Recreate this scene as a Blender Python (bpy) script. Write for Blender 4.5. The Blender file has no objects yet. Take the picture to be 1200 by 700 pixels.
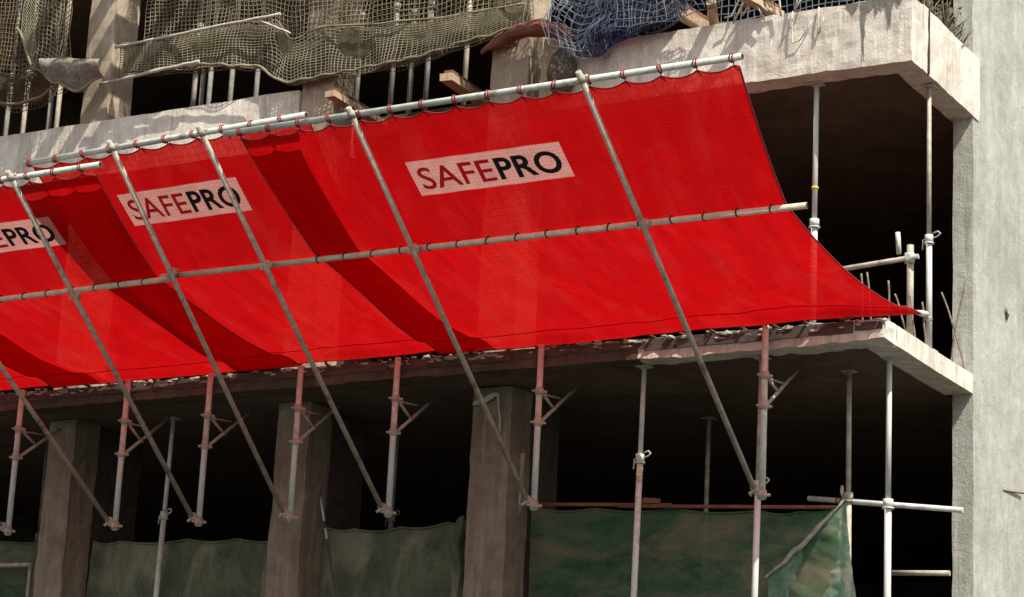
import bpy, bmesh, math, random
from mathutils import Vector, Matrix, noise
random.seed(11)
SC = bpy.context.scene
COL = SC.collection
R = math.radians
V = Vector

# ------------------------------------------------------------------ helpers
def link(o, parent=None):
    COL.objects.link(o)
    if parent is not None: o.parent = parent
    return o
def tag(o, label, cat, group=None):
    o['label'] = label; o['category'] = cat
    if group: o['group'] = group
    return o
def thing(name, label, cat, loc=(0, 0, 0), group=None):
    o = bpy.data.objects.new(name, None); o.empty_display_size = .2
    link(o); o.location = loc
    return tag(o, label, cat, group)
def obj(name, bm, mat, parent=None, smooth=False):
    me = bpy.data.meshes.new(name)
    if smooth:
        for f in bm.faces: f.smooth = True
    bm.to_mesh(me); bm.free(); me.materials.append(mat)
    if smooth: me.set_sharp_from_angle(angle=R(38))
    return link(bpy.data.objects.new(name, me), parent)
def B(): return bmesh.new()
def box(bm, x0, x1, y0, y1, z0, z1):
    vs = [bm.verts.new((x, y, z)) for z in (z0, z1) for y in (y0, y1) for x in (x0, x1)]
    for f in ((0, 2, 3, 1), (4, 5, 7, 6), (0, 1, 5, 4), (2, 6, 7, 3), (0, 4, 6, 2), (1, 3, 7, 5)):
        bm.faces.new([vs[i] for i in f])
    return vs
def rbox(bm, x0, x1, y0, y1, z0, z1, step=.12, amp=.008, seed=0.0, fine=.35):
    """cast concrete: a subdivided box whose faces and arrises wander a little"""
    tmp = bmesh.new(); lo = V((x0, y0, z0)); hi = V((x1, y1, z1))
    n = [max(1, int(round((hi[i]-lo[i])/step))) for i in range(3)]
    cache = {}
    def vert(i, j, k):
        key = (i, j, k)
        if key not in cache:
            p = V((lo.x+(hi.x-lo.x)*i/n[0], lo.y+(hi.y-lo.y)*j/n[1], lo.z+(hi.z-lo.z)*k/n[2]))
            d = noise.noise_vector(p*1.7+V((seed, 0, 0)))*amp + noise.noise_vector(p*7.3+V((0, seed, 3)))*amp*fine
            cache[key] = tmp.verts.new(p+d)
        return cache[key]
    for i in range(n[0]):
        for j in range(n[1]):
            tmp.faces.new([vert(i, j, 0), vert(i, j+1, 0), vert(i+1, j+1, 0), vert(i+1, j, 0)])
            tmp.faces.new([vert(i, j, n[2]), vert(i+1, j, n[2]), vert(i+1, j+1, n[2]), vert(i, j+1, n[2])])
        for k in range(n[2]):
            tmp.faces.new([vert(i, 0, k), vert(i+1, 0, k), vert(i+1, 0, k+1), vert(i, 0, k+1)])
            tmp.faces.new([vert(i, n[1], k), vert(i, n[1], k+1), vert(i+1, n[1], k+1), vert(i+1, n[1], k)])
    for j in range(n[1]):
        for k in range(n[2]):
            tmp.faces.new([vert(0, j, k), vert(0, j, k+1), vert(0, j+1, k+1), vert(0, j+1, k)])
            tmp.faces.new([vert(n[0], j, k), vert(n[0], j+1, k), vert(n[0], j+1, k+1), vert(n[0], j, k+1)])
    me = bpy.data.meshes.new('t'); tmp.to_mesh(me); tmp.free(); bm.from_mesh(me); bpy.data.meshes.remove(me)
def tube(bm, p0, p1, r, r1=None, seg=10, cap=True):
    p0, p1 = V(p0), V(p1); r1 = r if r1 is None else r1
    d = (p1-p0).normalized(); a = d.orthogonal().normalized(); b = d.cross(a)
    rings = []
    for p, q in ((p0, r), (p1, r1)):
        rings.append([bm.verts.new(p+(a*math.cos(2*math.pi*k/seg)+b*math.sin(2*math.pi*k/seg))*q) for k in range(seg)])
    for k in range(seg):
        f = bm.faces.new([rings[0][k], rings[0][(k+1) % seg], rings[1][(k+1) % seg], rings[1][k]]); f.smooth = True
    if cap: bm.faces.new(rings[0][::-1]); bm.faces.new(rings[1])
def path(bm, pts, r, seg=6, cap=True):
    pts = [V(p) for p in pts]; rings = []; a = None
    for i, p in enumerate(pts):
        d = (pts[min(i+1, len(pts)-1)]-pts[max(i-1, 0)]).normalized()
        a = d.orthogonal().normalized() if a is None else (a-d*a.dot(d)).normalized()
        b = d.cross(a); rr = r[i] if isinstance(r, (list, tuple)) else r
        rings.append([bm.verts.new(p+(a*math.cos(2*math.pi*k/seg)+b*math.sin(2*math.pi*k/seg))*rr) for k in range(seg)])
    for i in range(len(rings)-1):
        for k in range(seg):
            f = bm.faces.new([rings[i][k], rings[i][(k+1) % seg], rings[i+1][(k+1) % seg], rings[i+1][k]]); f.smooth = True
    if cap: bm.faces.new(rings[0][::-1]); bm.faces.new(rings[-1])
def loop(bm, c, axis, rad, r, seg=12, rs=5):
    """a closed ring of cord or steel round an axis"""
    d = V(axis).normalized(); a = d.orthogonal().normalized(); b = d.cross(a); c = V(c); rings = []
    for i in range(seg):
        t = 2*math.pi*i/seg; o = a*math.cos(t)+b*math.sin(t)
        rings.append([bm.verts.new(c+o*(rad+r*math.cos(2*math.pi*k/rs))+d*r*math.sin(2*math.pi*k/rs)) for k in range(rs)])
    for i in range(seg):
        for k in range(rs):
            f = bm.faces.new([rings[i][k], rings[(i+1) % seg][k], rings[(i+1) % seg][(k+1) % rs], rings[i][(k+1) % rs]]); f.smooth = True
def obox(bm, c, size, rot):
    """box of full size about c, turned by the matrix rot"""
    c = V(c); vs = []
    for z in (-.5, .5):
        for y in (-.5, .5):
            for x in (-.5, .5):
                vs.append(bm.verts.new(c+rot@V((x*size[0], y*size[1], z*size[2]))))
    for f in ((0, 2, 3, 1), (4, 5, 7, 6), (0, 1, 5, 4), (2, 6, 7, 3), (0, 4, 6, 2), (1, 3, 7, 5)):
        bm.faces.new([vs[i] for i in f])
def eul(x, y, z):
    from mathutils import Euler
    return Euler((R(x), R(y), R(z))).to_matrix()
def fbm(p, o=3):
    s = 0; a = 1
    for i in range(o): s += a*noise.noise(p*(2**i)); a *= .5
    return s

# ------------------------------------------------------------------ materials
class N:
    def __init__(s, name):
        s.m = bpy.data.materials.new(name); s.m.use_nodes = True
        s.t = s.m.node_tree; s.t.nodes.clear()
        s.out = s.new('ShaderNodeOutputMaterial')
    def new(s, typ, **kw):
        n = s.t.nodes.new(typ)
        for k, v in kw.items(): setattr(n, k, v)
        return n
    def set(s, sock, v):
        if isinstance(v, bpy.types.NodeSocket): s.t.links.new(v, sock)
        elif isinstance(v, (tuple, list)) and len(v) == 3 and len(sock.default_value) == 4: sock.default_value = (*v, 1)
        else: sock.default_value = v
    def coord(s, kind='Object', scale=(1, 1, 1), rot=(0, 0, 0)):
        c = s.new('ShaderNodeTexCoord'); m = s.new('ShaderNodeMapping')
        s.t.links.new(c.outputs[kind], m.inputs['Vector']); m.inputs['Scale'].default_value = scale
        m.inputs['Rotation'].default_value = rot
        return m.outputs[0]
    def noise(s, vec, scale, detail=6, rough=.6, dist=0.):
        n = s.new('ShaderNodeTexNoise'); s.set(n.inputs['Vector'], vec); s.set(n.inputs['Scale'], scale)
        s.set(n.inputs['Detail'], detail); s.set(n.inputs['Roughness'], rough); s.set(n.inputs['Distortion'], dist)
        return n.outputs['Fac']
    def ramp(s, fac, *stops):
        r = s.new('ShaderNodeValToRGB'); s.set(r.inputs[0], fac); e = r.color_ramp.elements
        while len(e) < len(stops): e.new(.5)
        for i, (p, c) in enumerate(stops):
            e[i].position = p; e[i].color = (c, c, c, 1) if not isinstance(c, (tuple, list)) else (*c, 1)
        return r.outputs[0]
    def mix(s, fac, a, b, mode='MIX'):
        m = s.new('ShaderNodeMix', data_type='RGBA', blend_type=mode)
        s.set(m.inputs[0], fac); s.set(m.inputs[6], a); s.set(m.inputs[7], b)
        return m.outputs[2]
    def math(s, op, a, b=0., c=None):
        m = s.new('ShaderNodeMath', operation=op); s.set(m.inputs[0], a); s.set(m.inputs[1], b)
        if c is not None: s.set(m.inputs[2], c)
        return m.outputs[0]
    def bump(s, h, strength=.4, dist=.02):
        b = s.new('ShaderNodeBump'); s.set(b.inputs['Height'], h); s.set(b.inputs['Strength'], strength); s.set(b.inputs['Distance'], dist)
        return b.outputs[0]
    def pbsdf(s, col, rough=.8, normal=None, metal=0., spec=.3):
        p = s.new('ShaderNodeBsdfPrincipled'); s.set(p.inputs['Base Color'], col); s.set(p.inputs['Roughness'], rough)
        s.set(p.inputs['Metallic'], metal); s.set(p.inputs['Specular IOR Level'], spec)
        if normal is not None: s.t.links.new(normal, p.inputs['Normal'])
        return p.outputs[0]
    def end(s, sh):
        s.t.links.new(sh, s.out.inputs['Surface']); return s.m

def concrete(name, dark, light, stain, streak=.5, crack=.6, bump=.5, off=0.):
    k = N(name); v = k.coord('Object'); k2 = k.coord('Object', (5, 5, .45)); k3 = k.coord('Object', (14, 14, 1.1))
    big = k.noise(v, .9, 5, .6, .6); mid = k.noise(v, 4.5, 8, .68, .3); fin = k.noise(v, 38, 6, .75)
    st = k.noise(k2, 1.6, 6, .65, .4); st2 = k.noise(k3, 1.3, 4, .6)
    c = k.mix(k.ramp(mid, (.3, 0.), (.72, 1.)), dark, light)
    c = k.mix(k.math('MULTIPLY', k.ramp(big, (.42, 0.), (.66, 1.)), .55), c, stain)
    c = k.mix(k.math('MULTIPLY', k.ramp(st, (.5, 0.), (.68, 1.)), streak), c, stain)
    c = k.mix(k.math('MULTIPLY', k.ramp(st2, (.57, 0.), (.66, 1.)), streak*.7), c, [min(1, q*1.25) for q in light])
    pit = k.ramp(fin, (.28, 0.), (.4, 1.))
    c = k.mix(pit, [q*.55 for q in stain], c)
    vo = k.new('ShaderNodeTexVoronoi', feature='DISTANCE_TO_EDGE')
    wv = k.new('ShaderNodeVectorMath', operation='ADD'); nz = k.new('ShaderNodeTexNoise'); k.set(nz.inputs['Scale'], 3.2); k.set(nz.inputs['Detail'], 5.)
    sc = k.new('ShaderNodeVectorMath', operation='SCALE'); k.set(sc.inputs['Scale'], .9)
    k.t.links.new(v, nz.inputs['Vector']); k.t.links.new(nz.outputs['Color'], sc.inputs[0]); k.t.links.new(v, wv.inputs[0]); k.t.links.new(sc.outputs[0], wv.inputs[1])
    k.t.links.new(wv.outputs[0], vo.inputs['Vector']); k.set(vo.inputs['Scale'], .95)
    line = k.ramp(vo.outputs['Distance'], (.0, 1.), (.016, 0.))
    line = k.math('MULTIPLY', line, k.ramp(k.noise(v, 1.3, 2), (.52, 0.), (.6, 1.)))
    c = k.mix(k.math('MULTIPLY', line, crack), c, [q*.3 for q in stain])
    h = k.math('ADD', k.math('MULTIPLY', mid, 1.2), k.math('MULTIPLY', fin, .35))
    h = k.math('ADD', h, k.math('MULTIPLY', st, .8)); h = k.math('SUBTRACT', h, k.math('MULTIPLY', line, .8*crack))
    return k.end(k.pbsdf(c, .92, k.bump(h, bump, .03), spec=.15))
def simple(name, c1, c2, scale=12, rough=.8, metal=0., bump=.2, stretch=(1, 1, 1), spec=.3, c3=None):
    k = N(name); v = k.coord('Object', stretch); n = k.noise(v, scale, 6, .65, .3)
    c = k.mix(k.ramp(n, (.35, 0.), (.65, 1.)), c1, c2)
    if c3: c = k.mix(k.ramp(k.noise(v, scale*.35, 5, .7), (.55, 0.), (.68, 1.)), c, c3)
    return k.end(k.pbsdf(c, rough, k.bump(n, bump, .01), metal, spec))

M = {}
M['wall'] = concrete('weathered_wall_concrete', (.31, .305, .25), (.46, .455, .385), (.22, .215, .17), .34, .0, .65)
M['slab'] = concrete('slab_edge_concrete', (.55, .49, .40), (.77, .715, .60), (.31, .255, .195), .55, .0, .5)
M['edge'] = concrete('shaded_slab_edge_concrete', (.07, .052, .038), (.15, .115, .085), (.045, .032, .022), .4, .2, .5)  # darker copy of the slab concrete, shade under the net painted in
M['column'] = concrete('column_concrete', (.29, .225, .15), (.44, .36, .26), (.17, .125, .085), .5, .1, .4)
M['column_low'] = concrete('shaded_column_concrete', (.15, .122, .085), (.27, .23, .165), (.09, .068, .045), .55, .0, .6)  # darker copy of the column concrete; under-slab shade is in the colour
M['soffit'] = concrete('shaded_soffit_concrete', (.095, .068, .048), (.165, .12, .087), (.055, .038, .027), .1, .1, .3)  # dark brown puts the interior's shade into undersides and inner walls
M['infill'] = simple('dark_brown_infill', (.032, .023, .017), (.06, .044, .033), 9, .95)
M['board'] = simple('dark_edge_shade', (.045, .03, .024), (.10, .07, .055), 6, .95, 0, .4, (1, 4, 4))  # shade along the top of the slab edge, as a dark brown
M['mortar'] = simple('mortar_and_sun_flecks', (.22, .185, .13), (.46, .405, .31), 14, .95, 0, .5)
M['galv'] = simple('galvanised_tube', (.35, .375, .31), (.52, .54, .46), 16, .55, .0, .12, (1, 1, 1), .4, (.22, .19, .145))
M['dullsteel'] = simple('dull_grey_tube', (.27, .23, .17), (.42, .37, .285), 14, .65, .0, .15, (1, 1, 1), .35, (.16, .11, .075))
M['whitesteel'] = simple('pale_painted_prop', (.38, .375, .33), (.55, .545, .49), 11, .55, .0, .1, (1, 1, .3), .4, (.34, .32, .27))
M['rust'] = simple('rusty_steel', (.15, .055, .032), (.24, .10, .06), 18, .85, .1, .3)
M['rebar'] = simple('rusted_rebar', (.14, .10, .07), (.26, .20, .15), 30, .85, .1, .3)
M['yellow'] = simple('yellow_tape', (.75, .45, .03), (.8, .5, .04), 20, .6)
M['tantube'] = simple('tan_dusty_tube', (.44, .36, .25), (.60, .50, .37), 14, .7, 0, .15)
M['propgrey'] = simple('dim_grey_prop', (.15, .14, .12), (.26, .245, .21), 14, .7, 0, .15, c3=(.13, .085, .055))
M['palecloth'] = simple('pale_dusty_cloth', (.24, .25, .19), (.40, .40, .32), 20, .95, 0, .5)
M['timber'] = simple('weathered_timber', (.30, .20, .12), (.50, .38, .25), 5, .85, 0, .35, (6, 1, 6))
M['timber_dark'] = simple('stained_timber', (.12, .055, .03), (.22, .11, .06), 5, .85, 0, .35, (6, 1, 6))
M['cord'] = simple('tan_net_cord', (.14, .122, .075), (.27, .24, .155), 3, .9, 0, .1, (1, 1, 1), .2, (.07, .06, .038))
M['cord_brown'] = simple('brown_net_cord', (.10, .07, .04), (.22, .165, .095), 3, .9, 0, .1, (1, 1, 1), .2, (.07, .05, .035))
M['cord_blue'] = simple('grey_blue_net_cord', (.075, .095, .13), (.19, .215, .235), 3, .9, 0, .1, (1, 1, 1), .2, (.03, .055, .16))
M['rope'] = simple('grey_rope', (.34, .31, .25), (.52, .48, .40), 20, .9, 0, .4)
M['redrope'] = simple('red_lashing_cord', (.15, .010, .012), (.30, .026, .026), 30, .85, 0, .3)
M['darkrope'] = simple('dark_lashing_cord', (.06, .02, .018), (.12, .035, .03), 30, .9, 0, .3)
M['tarp_rust'] = simple('rust_brown_tarpaulin', (.10, .035, .022), (.19, .075, .045), 6, .85, 0, .4)
M['sack'] = simple('dark_sacking', (.05, .04, .03), (.11, .085, .06), 16, .95, 0, .5)
M['cloth'] = simple('grey_green_cloth', (.11, .105, .085), (.20, .19, .15), 14, .95, 0, .5)
M['bundle'] = simple('grey_brown_bundled_net', (.13, .115, .085), (.27, .24, .185), 22, .95, 0, .9, c3=(.10, .075, .05))
M['seam'] = simple('dark_red_seam', (.17, .004, .006), (.30, .008, .01), 20, .9)
M['twig'] = simple('dry_brushwood', (.06, .05, .032), (.17, .14, .09), 9, .95)
M['ink'] = simple('black_print', (.008, .007, .007), (.014, .012, .012), 30, .85)
M['asphalt'] = simple('street_asphalt', (.045, .044, .042), (.07, .068, .064), 3, .95)

def red_net(name):
    k = N(name); uv = k.coord('UV')
    sp = k.new('ShaderNodeSeparateXYZ'); k.t.links.new(uv, sp.inputs[0]); U, W = sp.outputs[0], sp.outputs[1]
    ob = k.coord('Object')
    big = k.noise(ob, .8, 4, .6, .5); mid = k.noise(ob, 5, 6, .7, .4)
    fine = k.noise(k.coord('UV', (1, 1, 1)), 62, 4, .8)
    wav = k.noise(k.coord('UV', (1.1, .35, 1), (0, 0, R(3))), 3.0, 5, .6, .4)       # dusty rubbed streaks along the cloth
    def grid(s, off, w):
        f = k.math('FRACT', k.math('MULTIPLY', s, 1/off)); d = k.math('ABSOLUTE', k.math('SUBTRACT', f, .5))
        return k.ramp(d, (.5-w*2, 0.), (.5-w, 1.))
    jit = k.math('MULTIPLY', mid, .03)
    g = k.math('MAXIMUM', grid(k.math('ADD', U, jit), .088, .045), grid(k.math('ADD', W, jit), .088, .045))
    g2 = k.math('MAXIMUM', grid(k.math('ADD', U, k.math('MULTIPLY', mid, .02)), .037, .10), grid(k.math('ADD', W, k.math('MULTIPLY', mid, .02)), .037, .10))
    dust = k.math('MULTIPLY', k.ramp(wav, (.50, 0.), (.85, 1.)), .05)
    base = k.mix(k.ramp(mid, (.3, 0.), (.7, 1.)), (.41, .0022, .0028), (.51, .004, .0048))
    base = k.mix(k.math('MULTIPLY', k.ramp(big, (.4, 0.), (.62, 1.)), .35), base, (.48, .008, .008))
    base = k.mix(k.ramp(fine, (.34, .75), (.56, 0.)), base, (.26, .0015, .003))
    base = k.mix(k.math('MULTIPLY', g, .24), base, (.20, .003, .006))
    base = k.mix(k.math('MULTIPLY', g2, k.ramp(k.noise(ob, 2.2, 4, .6), (.35, .22), (.65, .48))), base, (.22, .0015, .003))
    blot = k.noise(ob, 2.6, 6, .7, .8)
    base = k.mix(k.math('MULTIPLY', k.ramp(blot, (.45, 0.), (.7, 1.)), .35), base, (.36, .004, .005))
    trc = k.mix(dust, base, (.80, .22, .18))
    df = k.new('ShaderNodeBsdfDiffuse'); k.set(df.inputs[0], trc); k.set(df.inputs[1], .5)
    tr = k.new('ShaderNodeBsdfTranslucent'); k.set(tr.inputs[0], trc)
    tp = k.new('ShaderNodeBsdfTransparent'); k.set(tp.inputs[0], (.95, .24, .20))
    nb = k.bump(k.math('ADD', mid, k.math('MULTIPLY', g, .3)), .25, .01)
    k.t.links.new(nb, df.inputs['Normal'])
    m1 = k.new('ShaderNodeMixShader'); k.set(m1.inputs[0], .68); k.t.links.new(df.outputs[0], m1.inputs[1]); k.t.links.new(tr.outputs[0], m1.inputs[2])
    hole = k.math('MULTIPLY', k.math('SUBTRACT', 1., k.math('MULTIPLY', g, .55)), k.math('ADD', k.ramp(big, (.40, .08), (.60, .135)), k.math('MULTIPLY', k.ramp(k.math('ADD', W, k.math('MULTIPLY', mid, .12)), (.24, 1.), (.33, 0.)), .07)))
    m2 = k.new('ShaderNodeMixShader'); k.set(m2.inputs[0], hole); k.t.links.new(m1.outputs[0], m2.inputs[1]); k.t.links.new(tp.outputs[0], m2.inputs[2])
    return k.end(m2.outputs[0])
M['rednet'] = red_net('red_net_fabric')
def sheet(name, c1, c2, c3, trans=.55, hole=0., scale=5, fine=60, st=(1, 1, 1)):
    k = N(name); ob = k.coord('Object', st); n = k.noise(ob, scale, 7, .7, .6); n2 = k.noise(ob, scale*.4, 5, .65, .8); f = k.noise(ob, fine, 3, .7)
    c = k.mix(k.ramp(n, (.35, 0.), (.65, 1.)), c1, c2); c = k.mix(k.ramp(n2, (.48, 0.), (.64, 1.)), c, c3)
    c = k.mix(k.ramp(f, (.3, .4), (.5, 0.)), c, [q*.5 for q in c1])
    df = k.new('ShaderNodeBsdfDiffuse'); k.set(df.inputs[0], c); tr = k.new('ShaderNodeBsdfTranslucent'); k.set(tr.inputs[0], c)
    k.t.links.new(k.bump(n, .5, .02), df.inputs['Normal'])
    m1 = k.new('ShaderNodeMixShader'); k.set(m1.inputs[0], trans); k.t.links.new(df.outputs[0], m1.inputs[1]); k.t.links.new(tr.outputs[0], m1.inputs[2])
    if not hole: return k.end(m1.outputs[0])
    tp = k.new('ShaderNodeBsdfTransparent'); m2 = k.new('ShaderNodeMixShader'); k.set(m2.inputs[0], k.math('MULTIPLY', k.ramp(f, (.45, 0.), (.6, 1.)), hole))
    k.t.links.new(m1.outputs[0], m2.inputs[1]); k.t.links.new(tp.outputs[0], m2.inputs[2]); return k.end(m2.outputs[0])
def panel(name):
    k = N(name); uv = k.coord('UV'); sp = k.new('ShaderNodeSeparateXYZ'); k.t.links.new(uv, sp.inputs[0]); ob = k.coord('Object')
    n = k.noise(ob, 6, 6, .7); f = k.noise(uv, 70, 4, .8)
    def grid(sk):
        d = k.math('ABSOLUTE', k.math('SUBTRACT', k.math('FRACT', k.math('MULTIPLY', k.math('ADD', sk, k.math('MULTIPLY', n, .02)), 1/.037)), .5)); return k.ramp(d, (.32, 0.), (.44, 1.))
    g = k.math('MAXIMUM', grid(sp.outputs[0]), grid(sp.outputs[1]))
    c = k.mix(k.ramp(n, (.3, 0.), (.7, 1.)), (.40, .19, .155), (.55, .30, .25))
    c = k.mix(k.math('MULTIPLY', g, .42), c, (.36, .07, .06)); c = k.mix(k.ramp(f, (.32, .6), (.55, 0.)), c, (.33, .10, .085))
    df = k.new('ShaderNodeBsdfDiffuse'); k.set(df.inputs[0], c); tr = k.new('ShaderNodeBsdfTranslucent'); k.set(tr.inputs[0], c)
    m1 = k.new('ShaderNodeMixShader'); k.set(m1.inputs[0], .62); k.t.links.new(df.outputs[0], m1.inputs[1]); k.t.links.new(tr.outputs[0], m1.inputs[2]); return k.end(m1.outputs[0])
M['patch'] = panel('pale_pink_print')
M['redink'] = sheet('dark_red_print', (.46, .018, .035), (.56, .03, .05), (.50, .02, .04), .65)
M['greennet'] = sheet('green_screen_net', (.06, .165, .09), (.19, .27, .155), (.34, .31, .20), .6, .30, 3.2, 60, (.6, 1, 1.7))
M['greennet_dusty'] = sheet('dusty_green_screen_net', (.10, .145, .085), (.23, .255, .16), (.42, .41, .28), .45, .25, 3.6, 60, (1, 1, .55))
M['hemcloth'] = sheet('matted_net_hem', (.085, .075, .045), (.17, .155, .10), (.13, .095, .06), .35, .45, 9, 45)
M['hemcloth_brown'] = sheet('matted_brown_hem', (.06, .042, .025), (.13, .095, .055), (.10, .06, .038), .35, .7, 9, 45)
M['hemcloth_blue'] = sheet('matted_blue_grey_net', (.025, .045, .11), (.08, .10, .13), (.02, .045, .16), .35, .55, 9, 42)

# ------------------------------------------------------------------ camera (hand-fitted to the slab edges)
cam = bpy.data.cameras.new('Camera'); co = bpy.data.objects.new('Camera', cam); link(co)
f_px, yaw, pitch, roll = 2774.1, .53459655, .25563551, .05040696
cy, sy, cp, sp, cr, sr = math.cos(yaw), math.sin(yaw), math.cos(pitch), math.sin(pitch), math.cos(roll), math.sin(roll)
fw = V((-sy*cp, cy*cp, sp)); rt = V((cy, sy, 0)); up = rt.cross(fw)
r2 = rt*cr+up*sr; u2 = up*cr-rt*sr
mw = Matrix((r2, u2, -fw)).transposed().to_4x4(); mw.translation = V((7.958, -20.364, -5.429))
co.matrix_world = mw
cam.sensor_width = 36; cam.lens = f_px/1200*36; cam.clip_end = 2000; cam.clip_start = .1
SC.camera = co

# ------------------------------------------------------------------ light
sun_to = V((1.0, -.52, 1.62)).normalized()
sl = bpy.data.lights.new('Sun', 'SUN'); so = bpy.data.objects.new('Sun', sl); link(so)
sl.energy = 4.4; sl.angle = R(.5); sl.color = (1, .955, .88)
so.rotation_euler = (-sun_to).to_track_quat('-Z', 'Y').to_euler(); so.location = (20, -20, 30)
w = bpy.data.worlds.new('World'); SC.world = w; w.use_nodes = True
nt = w.node_tree; sky = nt.nodes.new('ShaderNodeTexSky'); sky.sky_type = 'NISHITA'; sky.sun_disc = False
sky.sun_elevation = math.asin(sun_to.z); sky.sun_rotation = math.atan2(sun_to.x, sun_to.y)
bg = nt.nodes['Background']; hs = nt.nodes.new('ShaderNodeHueSaturation'); hs.inputs['Saturation'].default_value = .35
nt.links.new(sky.outputs[0], hs.inputs['Color']); nt.links.new(hs.outputs[0], bg.inputs[0]); bg.inputs[1].default_value = .12
vs = SC.view_settings
vs.view_transform = 'Standard'; vs.look = 'None'; vs.exposure = .8; vs.gamma = 1
SC.cycles.max_bounces = 8; SC.cycles.transparent_max_bounces = 24
SC.cycles.diffuse_bounces = 4; SC.cycles.use_denoising = True

# ------------------------------------------------------------------ ground
bm = B(); s = 300
f = bm.faces.new([bm.verts.new(p) for p in ((-s, -s, -7.05), (s, -s, -7.05), (s, s, -7.05), (-s, s, -7.05))])
g = obj('ground', bm, M['asphalt']); g['kind'] = 'structure'

# ------------------------------------------------------------------ the building
bld = thing('unfinished_building', 'raw concrete frame of an unfinished multi-storey building with cantilevered floor slabs', 'building', (0, 0, 0))
# side wall whose narrow end faces the street
bm = B(); rbox(bm, -.22, 0, 2.44, 9, -7.05, 7.2, .14, .012, 3.1); obj('side_wall', bm, M['wall'], bld, True)
bm = B(); rbox(bm, -.235, .001, 9.004, 16, -7.05, 7.2, .6, .004); obj('side_wall', bm, M['wall'], bld)
# lower slab with its edge
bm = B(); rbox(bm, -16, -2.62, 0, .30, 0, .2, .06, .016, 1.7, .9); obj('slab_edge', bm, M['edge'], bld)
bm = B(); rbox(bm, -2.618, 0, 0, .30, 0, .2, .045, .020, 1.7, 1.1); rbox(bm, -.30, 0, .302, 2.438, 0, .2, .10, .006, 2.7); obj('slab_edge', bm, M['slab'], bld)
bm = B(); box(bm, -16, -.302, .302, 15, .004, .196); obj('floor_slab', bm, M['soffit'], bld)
bm = B()
x = -15.8
while x < -.2:                                                     # dark strips standing in for shade on the upper half of the edge
    l = min(random.uniform(1.4, 2.6), -.02-x); rbox(bm, x, x+l-.012, -.020, -.002, .092+random.uniform(-.012, .012), .196, .12, .006, x); x += l
obj('edge_shade_strip', bm, M['board'], bld)
# upper balconies
bm = B()
rbox(bm, -4.1, .014, .60, .90, 3.0, 3.7, .07, .015, 5.2, .8); rbox(bm, -.26, .014, .902, 2.62, 3.0, 3.7, .07, .011, 6.1, .8)
obj('balcony_edge', bm, M['slab'], bld)
bm = B(); rbox(bm, -16, -7.45, .60, .90, 3.0, 3.7, .12, .012, 7.2, .6); rbox(bm, -7.75, -7.45, .902, 2.43, 3.0, 3.7, .12, .012, 8.1, .6); obj('balcony_edge', bm, M['slab'], bld)
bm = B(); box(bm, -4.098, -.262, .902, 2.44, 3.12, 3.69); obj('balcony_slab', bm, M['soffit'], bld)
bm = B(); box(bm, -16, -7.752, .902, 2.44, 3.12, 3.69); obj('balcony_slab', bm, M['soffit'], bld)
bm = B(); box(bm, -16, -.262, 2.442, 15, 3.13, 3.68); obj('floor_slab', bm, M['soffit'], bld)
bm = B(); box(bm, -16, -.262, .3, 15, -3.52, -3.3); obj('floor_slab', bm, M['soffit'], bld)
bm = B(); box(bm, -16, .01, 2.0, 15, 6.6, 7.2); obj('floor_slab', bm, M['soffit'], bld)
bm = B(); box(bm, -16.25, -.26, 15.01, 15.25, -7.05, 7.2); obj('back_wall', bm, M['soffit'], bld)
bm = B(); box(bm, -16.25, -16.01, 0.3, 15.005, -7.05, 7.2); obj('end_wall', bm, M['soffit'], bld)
for x0, x1, inf in ((-10.74, -10.33, 1.90), (-7.42, -6.99, 1.80), (-4.88, -4.41, 1.72)):
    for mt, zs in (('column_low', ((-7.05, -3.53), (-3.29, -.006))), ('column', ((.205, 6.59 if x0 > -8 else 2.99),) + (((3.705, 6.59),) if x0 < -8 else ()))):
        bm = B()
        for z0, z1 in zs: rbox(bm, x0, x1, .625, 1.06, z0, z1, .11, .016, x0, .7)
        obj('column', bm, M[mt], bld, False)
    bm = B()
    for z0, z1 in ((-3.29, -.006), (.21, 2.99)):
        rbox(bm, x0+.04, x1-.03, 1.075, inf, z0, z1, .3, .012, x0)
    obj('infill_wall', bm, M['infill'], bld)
# small marks on the side wall: a steel peg and a chipped hole
bm = B(); tube(bm, (.0, 3.36, -.84), (.035, 3.95, -.77), .013, seg=8); obj('steel_peg', bm, M['rebar'], bld)
bm = B()
tv = [bm.verts.new(p) for p in ((.016, 3.42, 1.17), (.016, 3.56, 1.10), (.016, 3.49, 1.02))]; bm.faces.new(tv[::-1])
obj('chipped_patch', bm, M['infill'], bld)
# stain of wet dirt drip on the balcony front and debris caught along its top
bm = B()
for (x, wd, l) in ((-.50, .035, .67), (-.36, .05, .17), (-.22, .045, .34), (-.62, .08, .13), (-.12, .05, .10), (-.44, .09, .12), (-.29, .06, .09)):
    n = 24; tp = []; bt = []
    for i in range(n+1):
        q = i/n; hw = wd*((1-q)**2.2*.9+.30*(1-q**6))*(1+.55*noise.noise(V((q*7, x*30, 0)))); cx = x+.012*noise.noise(V((q*4, x*20, 5)))
        tp.append(bm.verts.new((cx-hw, .586+.0001*abs(x)*10, 3.69-l*q))); bt.append(bm.verts.new((cx+hw*(1+.4*noise.noise(V((q*9, x*11, 9)))), .586+.0001*abs(x)*10, 3.69-l*q)))
    for i in range(n): bm.faces.new([tp[i], tp[i+1], bt[i+1], bt[i]])
obj('dirt_drip', bm, M['cloth'], bld)

bm = B(); box(bm, .0, .0275, 1.045, 1.075, 3.0, 3.69); obj('shutter_joint', bm, M['infill'], bld)

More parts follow.
